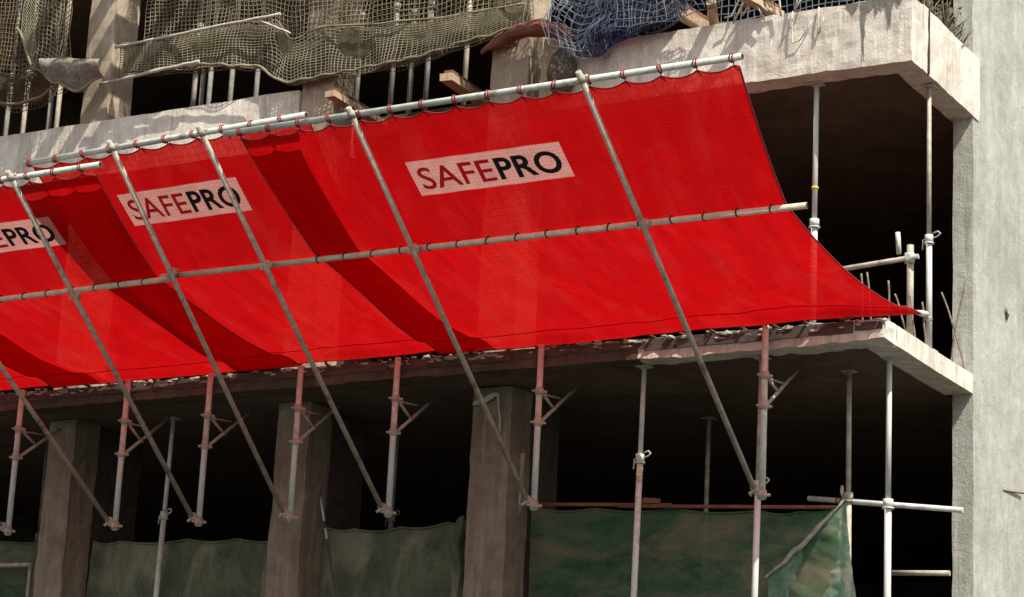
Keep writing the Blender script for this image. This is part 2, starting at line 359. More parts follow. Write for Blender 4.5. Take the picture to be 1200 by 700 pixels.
# mortar crumbs, also standing in for sunlit bits of the lower slab's edge
bm = B()
for i in range(360):
    x = -16+16*random.random()
    if noise.noise(V((x*.9, 0, 2))) < -.15 and random.random() < .75: continue
    r = random.uniform(.010, .036); c = V((x, random.uniform(-.035, .0), random.choice((.20, .19, .15, .17))+random.uniform(-.02, .015)))
    m = bmesh.ops.create_icosphere(bm, subdivisions=1, radius=r)
    sc = V((random.uniform(.9, 3.0), random.uniform(.4, .8), random.uniform(.35, .7)))
    for v in m['verts']: v.co = c+V((v.co.x*sc.x, v.co.y*sc.y, v.co.z*sc.z))+noise.noise_vector(v.co*40+c*9)*r*.45
cr_ = obj('crumbs_and_sun_flecks', bm, M['mortar']); cr_['kind'] = 'stuff'; cr_['label'] = 'pale crumbs of dried mortar, some standing in for sunlit bits, along the lower slab edge'; cr_['category'] = 'mortar'

# ------------------------------------------------------------------ fan brackets: post, outrigger pole, couplers, stay
BRK = [  # x, pole tip (y, z), label
 (-1.20, -3.85, 1.464, 'scaffold bracket nearest the free right end of the red net'),
 (-3.68, -3.83, 1.46, 'scaffold bracket whose long pole runs left of the rightmost sign'),
 (-5.41, -3.86, 1.49, 'scaffold bracket whose pole crosses the last black letter of the middle sign'),
 (-6.65, -3.80, 1.50, 'scaffold bracket whose pole crosses the first red letter of the middle sign'),
 (-7.86, -3.82, 1.337, 'scaffold bracket whose pole crosses the black letters of the cut off left sign'),
 (-9.02, -3.82, 1.33, 'scaffold bracket with its post just right of the leftmost column'),
 (-10.58, -3.82, 1.33, 'leftmost scaffold bracket, its post hanging left of the leftmost concrete column')]
TX = {-1.20: -1.25, -3.68: -3.60, -5.41: -5.26, -6.65: -6.375, -7.86: -7.60, -9.02: -9.30, -10.58: -10.75}
for (x, ty, tz, lab) in BRK:
    t = thing('fan_bracket', 'grey steel '+lab, 'scaffold bracket', (x, 0, -1.45), 'scaffold brackets carrying the red net')
    py = -.075; bm = B(); tube(bm, (0, py, -.04), (0, py, 1.66), .033, seg=12); obj('post', bm, M['galv'], t)
    bm = B(); tx = TX[x]-x; d = V((tx+.055, ty-py, tz+1.45-.03)); d.normalize()
    p0 = V((-.055, py-.02, .03)); p1 = V((tx, ty, tz+1.45))+d*.07
    tube(bm, p0, p1, .0265, seg=12); obj('outrigger_pole', bm, M['dullsteel'], t)
    # couplers: a bored sleeve with a bolt lug
    def coupler(c, axis, r=.045, h=.07):
        b = B(); ax = V(axis).normalized(); tube(b, V(c)-ax*h/2, V(c)+ax*h/2, r, seg=12)
        lug = ax.orthogonal().normalized(); tube(b, V(c)+lug*.02, V(c)+lug*(r+.035), .016, seg=8); tube(b, V(c)-lug*.02, V(c)-lug*(r+.03), .013, seg=8)
        return obj('coupler', b, M['dullsteel'], t)
    coupler((0, py, .012), (0, 0, 1), .046, .08); coupler((-.055, py-.03, .055), d, .042, .07)
    k1 = .84; k2 = 1.19; k1 += random.uniform(-.03, .03); k2 += random.uniform(-.03, .03)
    coupler((0, py, k1), (0, 0, 1)); coupler((0, py, k2), (0, 0, 1))
    b = B(); tube(b, (0, py+.03, k1), (0, .70, 1.39), .019, seg=8); tube(b, (0, py+.03, k2), (0, .27, k1+.20), .016, seg=8); tube(b, (0, py+.03, k2-.02), (0, .36, k2+.02), .012, seg=8)
    obj('stay', b, M['dullsteel'], t)
    m = V((-.055, py, .03)); q = (-2.62-py)/(ty-py)
    q = (-2.60-py)/(ty-py); mp = p0.lerp(V((tx, ty, tz+1.45)), q); coupler(mp+V((.0, .02, .02)), d, .041, .075)
    coupler(p1-d*.075, d, .035, .06)

# ------------------------------------------------------------------ rails the nets are laced to
def rail(name, p0, p1, r, label, mat='galv'):
    c = (V(p0)+V(p1))/2; t = thing(name, label, 'scaffold tube', c, 'tubes carrying the red net')
    bm = B(); tube(bm, V(p0)-c, V(p1)-c, r, seg=14); obj('tube', bm, M[mat], t)
    d = (V(p1)-V(p0)).normalized()
    for e, sg in ((V(p0)-c, -1), (V(p1)-c, 1)):
        b = B(); tube(b, e+d*sg*.002, e+d*sg*.004, r*.78, seg=12); obj('dark_bore', b, M['ink'], t)
    return t
TIP = {'A': ((-5.08, -3.74, 1.485), (.20, -3.76, 1.485)), 'B': ((-7.55, -3.70, 1.50), (-4.20, -3.69, 1.575)), 'C': ((-11.9, -3.74, 1.32), (-6.55, -3.735, 1.365))}
MID = {'A': ((-6.69, -2.50, .578), (.26, -2.52, .558)), 'C': ((-11.9, -2.52, .505), (-6.50, -2.53, .54))}
rail('outer_tube', *TIP['A'], .030, 'pale steel tube along the top edge of the right red net')
rail('outer_tube', *TIP['B'], .030, 'pale steel tube along the top edge of the middle red net, overlapping both neighbours')
rail('outer_tube', *TIP['C'], .029, 'pale steel tube along the top edge of the left red net, ending under its neighbour')
rail('middle_tube', *MID['A'], .029, 'long tan tube laced across the red nets, its right end sticking out', 'tantube')
rail('middle_tube', *MID['C'], .029, 'tan tube laced across the left red net, left of the long one', 'tantube')

# ------------------------------------------------------------------ red nets
def on(line, x):
    a, b = V(line[0]), V(line[1]); q = (x-a.x)/(b.x-a.x); return a+(b-a)*q
def smooth(a, b, x):
    t = min(1, max(0, (x-a)/(b-a))); return t*t*(3-2*t)
LASH = .335
def net_point(key, x, s, xl, xr, layer, free_right=False):
    """point of net `key` at width x and s = 0 (outer tube) .. 1 (slab edge)"""
    tip = on(TIP[key], x); mk = 'C' if key in ('C', 'D') else 'A'
    mid = on(MID[mk], x); n = V((0, .62, .78))
    e = min(abs(x-xl), abs(x-xr))
    ph = ((x-xl)/LASH) % 1.0
    scal = math.sin(math.pi*ph)**.8
    T = tip+V((0, .045, -.045)); sc_ = V((0, .035, -.03))*scal*math.exp(-s/.022)
    Mp = mid+n*.045
    zi = .216+.010*noise.noise(V((x*1.9, 3, 0))); yi = -.05-.05*noise.noise(V((x*1.3, 7, layer*9)))
    if free_right: yi = yi*.5-.085*smooth(-2.75, -2.45, x)
    I = V((x, yi, zi))
    sm = .345
    if s < sm:
        q = s/sm; p = T.lerp(Mp, q)+sc_; p += n*(-.025*math.sin(math.pi*q))
    else:
        q = (s-sm)/(1-sm); p = Mp.lerp(I, q); p.z += -.075*math.sin(math.pi*q)*(1-.35*q)+.02*math.sin(2*math.pi*q)
        if free_right:
            k = smooth(-.75, xr, x)*q**3                          # the free corner is dragged back to the prop
            p = p.lerp(V((xr-.19, 1.10, .52)), k*.97) if k > 0 else p
    w = .020*fbm(V((x*1.5, s*1.6, layer*3+1)), 3)+.016*math.exp(-(((x-xl) % LASH)/.05)**2)*smooth(.30, .40, s)*(1-smooth(.42, .60, s))+.010*noise.noise(V((x*4.2+s*2.5, s*1.4, layer)))
    w += .018*max(0, noise.noise(V((x*2.2-s*3.5, s*.8, layer+5))))*smooth(.38, .6, s)
    fade = min(1, s/.05)*min(1, (1-s)/.06)
    calm = .45 if s < sm else 1.25
    p = p+n*(w*fade*calm)
    hem = s > .88
    if hem: p = p+n*(.012+.028*smooth(.88, .90, s))*(1-smooth(.93, 1., s))
    pull = .10*math.sin(math.pi*min(1, s))*math.exp(-e/.35)
    p.x += pull if abs(x-xl) < abs(x-xr) else -pull
    return p+n*layer
def surf_len(s):                                                   # metres along the cloth
    return 1.46*s/.345 if s < .345 else 1.46+2.57*(s-.345)/.655
def inv_len(l):
    return l/1.46*.345 if l < 1.46 else .345+(l-1.46)/2.57*.655
def build_net(key, xl, xr, layer, label, sign=None, free_right=False):
    c = V(((xl+xr)/2, -2.0, .8)); t = thing('catch_net', label, 'safety net', c, 'red catch nets')
    P = lambda x, s: net_point(key, x, s, xl, xr, layer, free_right)-c
    nu = int((xr-xl)/.042); us = [xl+(xr-xl)*i/nu for i in range(nu+1)]
    nv = 96; ls = [4.03*j/nv for j in range(nv+1)]
    if sign:                                                       # grid lines run along the printed panel's edges
        sx0, sx1, l0, l1 = sign
        us = sorted([u for u in us if min(abs(u-sx0), abs(u-sx1)) > .012]+[sx0, sx1])
        ls = sorted([l for l in ls if min(abs(l-l0), abs(l-l1)) > .012]+[l0, l1])
    bm = B(); uvl = bm.loops.layers.uv.new('UVMap'); pm = B(); uvp = pm.loops.layers.uv.new('UVMap')
    def grid(bmx, uvx, keep):
        cache = {}
        def vv(i, j):
            if (i, j) not in cache: cache[(i, j)] = bmx.verts.new(P(us[i], inv_len(ls[j])))
            return cache[(i, j)]
        for i in range(len(us)-1):
            for j in range(len(ls)-1):
                inside = bool(sign) and sx0-1e-6 <= us[i] and us[i+1] <= sx1+1e-6 and l0-1e-6 <= ls[j] and ls[j+1] <= l1+1e-6
                if inside != keep: continue
                q = [(i, j), (i+1, j), (i+1, j+1), (i, j+1)]
                f = bmx.faces.new([vv(*a) for a in q]); f.smooth = True
                for lp, a in zip(f.loops, q): lp[uvx].uv = (us[a[0]]+20, ls[a[1]])
    grid(bm, uvl, False); obj('net_fabric', bm, M['rednet'], t)
    if sign:
        grid(pm, uvp, True); pt = obj('sign_panel', pm, M['patch'], t); pt['label'] = 'pale pink printed panel reading SAFEPRO'
        hgt = l1-l0; wid = sx1-sx0
        def letters(body, fx0, fx1, bold, mat):
            cu = bpy.data.curves.new('txt', 'FONT'); cu.body = body; cu.size = 1; cu.offset = bold; cu.resolution_u = 4; cu.space_character = 1.04
            ot = bpy.data.objects.new('txt', cu); COL.objects.link(ot)
            dg = bpy.context.evaluated_depsgraph_get(); me = bpy.data.meshes.new_from_object(ot.evaluated_get(dg))
            bpy.data.objects.remove(ot); b = B(); b.from_mesh(me); bpy.data.meshes.remove(me)
            xs = [v.co.x for v in b.verts]; ysv = [v.co.y for v in b.verts]; a0, a1, b0, b1 = min(xs), max(xs), min(ysv), max(ysv)
            for v in b.verts:
                v.co.x = sx0+wid*(fx0+(fx1-fx0)*(v.co.x-a0)/(a1-a0)); v.co.y = l1-hgt*(.17+.64*(v.co.y-b0)/(b1-b0)); v.co.z = 0
            for ax, lo, hi in ((0, sx0, sx1), (1, l0, l1)):
                q = lo
                while q < hi:
                    pl = V((0, 0, 0)); pl[ax] = q; no = V((0, 0, 0)); no[ax] = 1
                    bmesh.ops.bisect_plane(b, geom=b.verts[:]+b.edges[:]+b.faces[:], plane_co=pl, plane_no=no); q += .045
            nn = V((0, .62, .78))
            for v in b.verts: v.co = P(v.co.x, inv_len(v.co.y))-nn*.008
            obj('lettering', b, mat, pt)
        letters('SAFE', .045, .53, .011, M['redink']); letters('PRO', .555, .965, .026, M['ink'])
    # hemmed free edges: a cord sewn round the sheet
    bm = B(); path(bm, [P(xr, i/60) for i in range(61)], .008, 5); path(bm, [P(xl, i/60) for i in range(61)], .008, 5)
    path(bm, [P(xl+(xr-xl)*i/160, 0.) for i in range(161)], .007, 5); path(bm, [P(xl+(xr-xl)*i/90, 1.) for i in range(91)], .007, 5)
    obj('edge_cord', bm, M['redrope'], t)
    bm = B(); lh = 3.60; path(bm, [P(xl+(xr-xl)*i/120, inv_len(lh+.02*noise.noise(V((xl+(xr-xl)*i/120, 4, 4)))))-V((0, .004, .010)) for i in range(3, 118)], .0042, 5); obj('hem_seam', bm, M['seam'], t)
    # lashings: each a loop round the tube with a tail to the hem
    x = xl
    while x <= xr+.001:
        x_ = min(max(x, xl+.01), xr-.01); tp = on(TIP[key], x_)-c; bm = B(); d = V((1, random.uniform(-.25, .25), random.uniform(-.3, .3)))
        loop(bm, tp, d, .037, .0065); loop(bm, tp+V((.018, 0, 0)), d+V((0, .3, .1)), .038, .006)
        path(bm, [tp+V((0, .03, -.022)), P(x_, .004), P(min(x_+.03, xr), .012)], .006, 5)
        obj('lashing', bm, M['redrope'], t); x += LASH
    mk = 'C' if key in ('C', 'D') else 'A'
    x = xl+.12
    if layer < .02:
        while x <= xr:
            mp = on(MID[mk], x)-c; bm = B(); loop(bm, mp+V((0, .006, .008)), (1, random.uniform(-.2, .2), random.uniform(-.5, .1)), .036, .009, 12)
            path(bm, [mp+V((0, .03, .035)), mp+V((.02, .09, .02)), mp+V((.035, .11, .05))], .005, 5)
            obj('lashing', bm, M['darkrope'], t); x += .315
    # ties from the inner hem to the slab
    x = xl+.15
    while x <= min(xr-.3, -.1):
        bm = B(); a = P(x, .997); path(bm, [a, V((x+.01, -.03, .215))-c, V((x+.02, .03, .21))-c], .016, 5); obj('tie', bm, M['darkrope'], t); x += .33
    if free_right:
        bm = B(); a = P(xr, 1.); path(bm, [a-V((.03, .12, .01)), a, a+V((.02, .05, .01)), V((-.06, 1.25, .53))-c, V((-.075, 1.32, .52))-c], [.02, .035, .028, .02, .012], 7); loop(bm, V((-.045, 1.26, .505))-c, (0, .2, 1), .036, .008); obj('corner_tie', bm, M['rope'], t)
    return t
build_net('A', -4.92, .15, 0., 'red safety net on the right, the widest sheet, whose right end hangs free', (-3.345, -1.755, .50, .885), True)
build_net('B', -7.50, -4.22, .045, 'red safety net in the middle, carrying the whole second sign behind two poles', (-6.72, -5.285, .47, .855))
build_net('C', -10.15, -6.66, 0., 'red safety net on the left, its printed sign cut off by the photo edge', (-9.03, -7.50, .46, .845))
# the next sheet only shows its right edge at the lower left
TIP['D'] = TIP['C']
build_net('D', -11.8, -9.40, .04, 'red safety net overlapping at the far left edge, only its lower corner showing')

# ------------------------------------------------------------------ steel props
def prop(x, y, z0, z1, label, mat='dullsteel', mat2=None, split=.55, lean=(0, 0), r=.032, group='steel props in the lower storey', tape=None, handle=True):
    t = thing('steel_prop', label, 'prop', (x, y, z0), group); h = z1-z0
    a = V((0, 0, .01)); e = V((lean[0], lean[1], h-.012)); m = a.lerp(e, split)
    b = B(); tube(b, a, m, r, seg=12); obj('outer_sleeve', b, M[mat], t)
    b = B(); tube(b, m, e, r*.80, seg=12); obj('inner_tube', b, M[mat2 or mat], t)
    b = B(); d = (e-a).normalized(); tube(b, m-d*.05, m+d*.03, r*1.45, seg=12); tube(b, m-d*.065, m-d*.05, r*1.7, seg=12); obj('collar', b, M[mat], t)
    if handle:
        b = B(); path(b, [m+V((.03, 0, -.01)), m+V((.10, -.02, .005)), m+V((.13, -.03, .03)), m+V((.10, -.02, .055)), m+V((.04, 0, .045))], .008, 6)
        path(b, [m+V((-.03, 0, 0)), m+V((-.06, -.01, -.02)), m+V((-.065, -.01, -.12))], .007, 6); obj('handle', b, M[mat], t)
    b = B(); box(b, -.07, .07, -.07, .07, 0, .009); obj('base_plate', b, M[mat], t)
    b = B(); box(b, lean[0]-.07, lean[0]+.07, lean[1]-.07, lean[1]+.07, h-.010, h-.002); obj('head_plate', b, M[mat], t)
    if tape:
        c = a.lerp(e, tape); b = B(); tube(b, c-d*.011, c+d*.011, r*1.05, seg=12); obj('tape_band', b, M['yellow'], t)
    return t
G2 = 'steel props in the lower storey'
prop(-2.73, .30, -3.3, 0, 'grey steel prop with a loop handle, standing mid-bay before the green net', 'galv', None, .72, (.04, 0), tape=.665)
prop(-1.44, .32, -3.3, 0, 'grey steel prop standing right behind the rightmost hanging scaffold post', 'whitesteel', 'dullsteel', .62, (.03, 0))
prop(-.80, 1.12, -3.3, 0, 'thin steel prop at the green net\'s raised right corner, crossed by the short pale pipe', 'dullsteel', None, .62, (-.02, 0), handle=False)
prop(-.235, .70, -3.3, 0, 'pale straight prop under the right slab corner, brightest of the lower storey', 'whitesteel', None, .57, (.0, 0), r=.034, handle=False)
prop(-3.15, 2.75, -3.3, 0, 'dim prop showing faintly through the green net, mid-bay', 'dullsteel', None, .6, (.02, 0), handle=False)
prop(-6.80, 2.05, -3.3, 0, 'dark brownish prop in the dark bay right of the middle column', 'propgrey', 'propgrey', .68, (.05, 0))
prop(-9.20, .95, -3.3, 0, 'dull grey prop in the dark bay between the left and middle columns', 'galv', None, .66, (.05, 0))
prop(-10.98, .92, -3.3, 0, 'very dark prop hugging the left side of the leftmost column', 'sack', 'sack', .6, (-.02, 0), handle=False)
t = thing('loose_tube', 'loose steel tube leaning against the right side of the right-hand column', 'scaffold tube', (-4.36, .90, -3.3)); b = B(); tube(b, (-.16, 0, .01), (-.045, .0, 2.68), .030, seg=12); obj('tube', b, M['dullsteel'], t)
b = B(); tube(b, (-.048, 0, 2.62), (-.045, 0, 2.70), .038, seg=12); obj('end_cap', b, M['rust'], t)
G3 = 'steel props in the right open bay'
prop(-1.12, .88, .2, 2.995, 'pale prop with a yellow band beside the free edge of the red net', 'whitesteel', None, .47, (.0, 0), r=.034, group=G3, tape=.60, handle=False)
prop(-.075, 1.36, .2, 2.995, 'thin pale prop near the slab\'s right edge holding the red net\'s corner tie', 'whitesteel', 'dullsteel', .42, (-.02, .02), r=.030, group=G3)

# upright scaffold stub with a handrail tube in the open bay
t = thing('handrail', 'rough steel handrail tube on a short stub post beside the red net\'s lower corner', 'handrail', (-.16, 1.05, .2))
b = B(); tube(b, (0, 0, 0), (.0, 0, 1.02), .034, seg=12); obj('stub_post', b, M['dullsteel'], t)
b = B(); tube(b, (-1.1, -.05, .80), (.10, -.04, .885), .026, seg=12); obj('rail_tube', b, M['dullsteel'], t)
b = B(); tube(b, (.0, -.02, .83), (.0, -.02, .93), .05, seg=12); tube(b, (.0, -.07, .88), (.0, .03, .88), .035, seg=8); obj('coupler', b, M['galv'], t)
b = B(); tube(b, (-.10, -.05, .93), (-.115, -.05, 1.15), .026, seg=10); obj('short_stub', b, M['galv'], t)
# starter bars
RB = [(-.62, .95, .62, .02, 'leftmost'), (-.53, .9, .66, -.03, 'second'), (-.36, .98, .55, .01, 'third'), (-.02-.1, 1.2, .52, -.12, 'fourth, leaning left')]
for i, (x, y, h, ln, wd) in enumerate([(-.55, .80, .70, -.02, 'rusty starter bar leftmost in the bundle behind the red net\'s tail'), (-.47, .84, .72, -.05, 'rusty starter bar tilting left, next to the leftmost bar'),
        (-.30, .86, .62, -.01, 'short rusty starter bar just left of the handrail stub'), (-.07, .95, .50, -.05, 'rusty starter bar leaning between the stub and the thin pale prop'),
        (-.10, .80, .46, -.10, 'rusty starter bar with the strongest lean, in front of the handrail stub'), (-.03, 1.14, .45, -.03, 'thin starter bar close beside the thin pale prop'),
        (-.16, 2.2, .95, .14, 'starter bar leaning right against the wall end'), (-.03, 2.25, .85, -.20, 'starter bar crossing to the left before the wall end')]):
    b = B(); n = 10; path(b, [V((ln*(k/n)**1.3*1.2, .01*math.sin(k), h*k/n)) for k in range(n+1)], .0105, 6)
    o = obj('rebar', b, M['rebar']); o.location = (x, y, .2); tag(o, wd, 'rebar', 'starter bars on the lower slab')

# pale pipe and rusty rail around the green net
t = thing('loose_pipe', 'short pale steel pipe lying across two props at lower right, end against the wall', 'pipe', (-.45, 1.15, -1.36))
b = B(); tube(b, (-.80, .0, .10), (.80, .0, -.085), .027, seg=12); obj('tube', b, M['whitesteel'], t)
b = B(); tube(b, (-.50, .0, .065), (-.48, .0, .063), .0285, seg=12); tube(b, (-.46, .0, .061), (-.40, .0, .054), .0285, seg=12); obj('rust_band', b, M['rust'], t)
b = B(); loop(b, (-.42, .0, .056), (1, 0, -.1), .034, .008); path(b, [V((-.42, -.01, .06)), V((-.44, -.01, .15)), V((-.44, 0, .21))], [.012, .02, .016], 6); obj('rag_knot', b, M['rope'], t)
b = B()
tube(b, (-4.42, 1.02, -1.205), (-2.7, 1.03, -1.285), .020, seg=10); tube(b, (-3.3, 1.00, -1.275), (-.90, 1.03, -1.385), .020, seg=10)
t = thing('rusty_rail', 'rust red rail of two lapped tubes along the top of the green net', 'rail', (-3.2, 2.25, -1.05))
for v in b.verts: v.co -= V((-3.2, 2.25, -1.05))
obj('lapped_tubes', b, M['rust'], t)
b = B(); obox(b, (.28, -1.24, -.185), (.18, .05, .05), eul(0, 4, 0)); obj('timber_block', b, M['timber_dark'], t)
t = thing('low_railing', 'low grey railing in the far left bay before the green net', 'railing', (-11.38, .92, -1.68))
b = B(); tube(b, (-.9, 0, .03), (.34, 0, .02), .026, seg=10); obj('top_rail', b, M['dullsteel'], t)
for q in (-.75, -.26, .30):
    b = B(); tube(b, (q, 0, .01), (q, 0, -1.85), .022, seg=10); obj('baluster', b, M['dullsteel'], t)

# ------------------------------------------------------------------ green screen nets
def screen(name, pts_top, zb, y, mat, label, seed, hook=None, amp=.05, y1=None):
    """cloth hanging from a row of (x, z) points"""
    xs = [p[0] for p in pts_top]; x0, x1 = xs[0], xs[-1]; c = V(((x0+x1)/2, y, zb))
    def top(x):
        for (a, za), (b_, zb_) in zip(pts_top, pts_top[1:]):
            if a <= x <= b_: q = (x-a)/(b_-a); return za+(zb_-za)*q-.035*math.sin(math.pi*q)
        return pts_top[-1][1]
    t = thing(name, label, 'screen net', c, 'green screen nets between the columns'); bm = B(); nx = int((x1-x0)/.03); nz = 60; g = []
    for i in range(nx+1):
        x = x0+(x1-x0)*i/nx; row = []
        for j in range(nz+1):
            q = j/nz; z = top(x)+(zb-top(x))*q
            d = amp*fbm(V((x*1.6, z*.5, seed)), 3)+.022*math.sin(x*11+3*noise.noise(V((x*1.5, z*.6, seed))))*(.3+q)+.016*noise.noise(V((x*3, z*9+x*4, seed)))+amp*.5*noise.noise(V((x*5+z*2.4, z*1.2, seed+4)))*(.3+q)
            if hook: d -= .16*math.exp(-((x-hook[0])/.75-(-1.0)*(q*.9))**2*9)*(1-q*.5)
            row.append(bm.verts.new(V((x, y+((y1-y)*i/nx if y1 is not None else 0)+d*min(1, q*6+.15), z))-c))
        g.append(row)
    for i in range(nx):
        for j in range(nz):
            f = bm.faces.new([g[i][j], g[i+1][j], g[i+1][j+1], g[i][j+1]]); f.smooth = True
    obj('cloth', bm, mat, t)
    b = B(); path(b, [V((x0+(x1-x0)*i/50, y+((y1-y)*i/50 if y1 is not None else 0)-.012, top(x0+(x1-x0)*i/50)))-c for i in range(51)], .012, 6); obj('hem_cord', b, mat, t)
    return t
screen('screen_net', [(-4.36, -1.24), (-3.6, -1.28), (-2.7, -1.32), (-1.73, -1.38), (-1.3, -1.41), (-.84, -1.36)], -3.28, 1.07, M['greennet'], 'dark green screen net under the rusty rail, right corner tied to a thin prop', 3.3, (-.86, 0), .05)
screen('screen_net', [(-7.02, -1.33), (-6.6, -1.38), (-6.0, -1.38), (-5.4, -1.35), (-5.14, -1.33)], -3.28, 1.10, M['greennet_dusty'], 'dusty olive screen net between the middle and right columns with a bunched right corner', 7.1)
screen('screen_net', [(-10.31, -1.38), (-9.9, -1.40), (-8.9, -1.41), (-8.2, -1.43), (-7.46, -1.46)], -3.28, 1.10, M['greennet_dusty'], 'dusty brown green screen net between the leftmost and middle columns', 11.9)
screen('screen_net', [(-13.0, -1.36), (-11.7, -1.34), (-10.78, -1.33)], -3.28, 1.10, M['greennet'], 'green screen net cut off by the left photo edge behind a low railing', 15.5)
# bunched corner of the middle screen and folded flap of the right screen
b = B(); c0 = V((-5.20, 1.04, -1.9)); path(b, [V((0, 0, .60)), V((.02, -.03, .48)), V((-.03, -.05, .30)), V((.01, -.02, .05)), V((-.02, 0, -.3)), V((0, 0, -.9))], [.03, .09, .06, .075, .06, .05], 8)
for v in b.verts: v.co += noise.noise_vector(v.co*9)*.035
o = obj('bunched_cloth', b, M['greennet_dusty'], None, True); o.location = c0; tag(o, 'bunched rag of olive screen cloth knotted beside the right-hand column', 'cloth')
b = B(); n = 22
A0, A1 = V((-.79, .98, -1.31)), V((-1.62, .98, -2.06))
rows = []
for i in range(n+1):
    q = i/n; p = A0.lerp(A1, q)+V((0, -.04*math.sin(q*3.1), -.06*math.sin(q*3.1))); wd = .03+.05*math.sin(q*2.6)
    rows.append(p); 
path(b, rows, [.008+.016*math.sin(math.pi*min(1, q_/n*.9+.05))+.003*math.sin(q_*2.1) for q_ in range(n+1)], 7)
for v in b.verts: v.co += noise.noise_vector(v.co*8)*.02
cc = A0.lerp(A1, .5)
for v in b.verts: v.co -= cc
o = obj('twisted_cloth', b, M['palecloth'], None, True); o.location = cc; tag(o, 'pale twisted fold of cloth running diagonally down from the green net\'s right corner', 'cloth')
# flap right of the diagonal fold, sunlight put into its green
b = B(); nx, nz = 44, 70; g = []
for i in range(nx+1):
    row = []
    for j in range(nz+1):
        q = i/nx; s_ = j/nz; xt = -1.60+.83*q; zt = -2.08+.73*q**1.05; z = zt+(-3.2-zt)*s_
        cr = noise.noise(V((xt*3.5+z*.8, z*11, 2)))*.7+noise.noise(V((xt*8, z*22, 6)))*.5
        row.append(b.verts.new((xt+.30*s_**1.5*q, 1.03-.03*q+.024*cr*min(1, s_*9)-.03*(1-s_), z)))
    g.append(row)
for i in range(nx):
    for j in range(nz): b.faces.new([g[i][j], g[i+1][j], g[i+1][j+1], g[i][j+1]]).smooth = True
cc = V((-1.2, 1.15, -2.2))
for v in b.verts: v.co -= cc
M['greenflap'] = sheet('sunlit_green_flap', (.10, .30, .18), (.36, .48, .33), (.52, .54, .42), .5, .2, 9)  # lighter copy of the screen green, sunlight in the colour
o = obj('net_flap', b, M['greenflap']); o.location = cc; tag(o, 'crumpled flap of screen net in painted sunlit green below the diagonal fold, hung on a thin prop', 'screen net')
# low concrete upstand with a bar in the last bay, floor clutter seen at the bottom right
t = thing('cross_bar', 'dull horizontal bar low in the last bay before the wall end', 'bar', (-.2, 1.9, -1.92)); b = B(); tube(b, (-.45, 0, 0.01), (.15, 0, -.01), .028, seg=10); obj('tube', b, M['dullsteel'], t)
# striped bamboo cane by the middle column
t = thing('cane', 'thin pale cane with dark joints leaning beside the middle column', 'cane', (-7.0, .95, -3.3))
for k, (z0, z1) in enumerate(((2.40, 2.62), (2.66, 2.86), (2.93, 3.10))):
    pass
b = B(); tube(b, (.62, 0, 0), (-.16, 0, 2.86), .013, seg=8); obj('stem', b, M['sack'], t)
for z0, z1 in ((1.80, 1.92), (2.0, 2.36), (2.46, 2.66), (2.72, 2.85)):
    b = B(); tube(b, (.62-.78*z0/2.86, 0, z0), (.62-.78*z1/2.86, 0, z1), .0145, seg=8); obj('pale_band', b, M['whitesteel'], t)
# rag on the right-hand column
b = B(); obox(b, (0, 0, 0), (.32, .02, .06), eul(0, -16, 0)); tube(b, (.15, -.01, .05), (.19, -.01, -.38), .014, seg=6); bmesh.ops.subdivide_edges(b, edges=b.edges[:], cuts=4, use_grid_fill=True)
for v in b.verts: v.co += noise.noise_vector(v.co*9)*.025
o = obj('rag', b, M['palecloth'], None, True); o.location = (-4.70, .585, -.14); tag(o, 'small pale rag with a hanging strip caught across the right-hand column under the lower slab', 'rag')

# ------------------------------------------------------------------ upper storey: hanging safety nets
def cordnet(bm, x0, x1, topf, botf, y, seed, cell=.07, r=.0065, amp=.06, sag=.0, skew=0., y2=None):
    """square mesh of real cords; every cord a four-sided tube following the sagging sheet"""
    nx = max(2, int((x1-x0)/cell)); zt = max(topf(x0+(x1-x0)*i/20) for i in range(21)); zb = min(botf(x0+(x1-x0)*i/20) for i in range(21))
    nz = max(2, int((zt-zb)/cell))
    def P(i, j):
        x = x0+(x1-x0)*i/nx; q = j/nz; a, b_ = topf(x), botf(x); z = a+(b_-a)*q
        d = amp*fbm(V((x*1.1, z*.6, seed)), 3)
        d2 = noise.noise_vector(V((x*3.2, z*3.2, seed+3)))*amp*.55
        return V((x+d2.x+skew*q, y+((y2-y)*q if y2 is not None else 0)+d+d2.y-sag*math.sin(math.pi*q), z+d2.z-.02*math.sin(x*2)*q))
    G = [[P(i, j) for j in range(nz+1)] for i in range(nx+1)]
    for i in range(nx+1): path(bm, G[i], r, 4, False)
    for j in range(nz+1): path(bm, [G[i][j] for i in range(nx+1)], r, 4, False)
    return G
def matted(bm, x0, x1, topf, botf, y, seed, amp=.07, bulge=.08):
    nx = max(4, int((x1-x0)/.06)); nz = 14; g = []
    for i in range(nx+1):
        x = x0+(x1-x0)*i/nx; row = []
        for j in range(nz+1):
            q = j/nz; z = topf(x)+(botf(x)-topf(x))*q
            d = amp*fbm(V((x*2.2, z*2.6, seed)), 4); row.append(bm.verts.new((x, y+d-bulge*math.sin(math.pi*q**.7), z+.02*noise.noise(V((x*6, seed, q*2))))))
        g.append(row)
    for i in range(nx):
        for j in range(nz): bm.faces.new([g[i][j], g[i+1][j], g[i+1][j+1], g[i][j+1]]).smooth = True
def interp(pts):
    def f(x):
        if x <= pts[0][0]: return pts[0][1]
        for (a, za), (b_, zb_) in zip(pts, pts[1:]):
            if x <= b_: q = (x-a)/(b_-a); q = q*q*(3-2*q); return za+(zb_-za)*q
        return pts[-1][1]
    return f
def rebase(o, c):
    o.data.transform(Matrix.Translation(-V(c)))
def hang(label, cat, c): return thing('hanging_net', label, cat, c, 'cord nets hung over the upper storey')
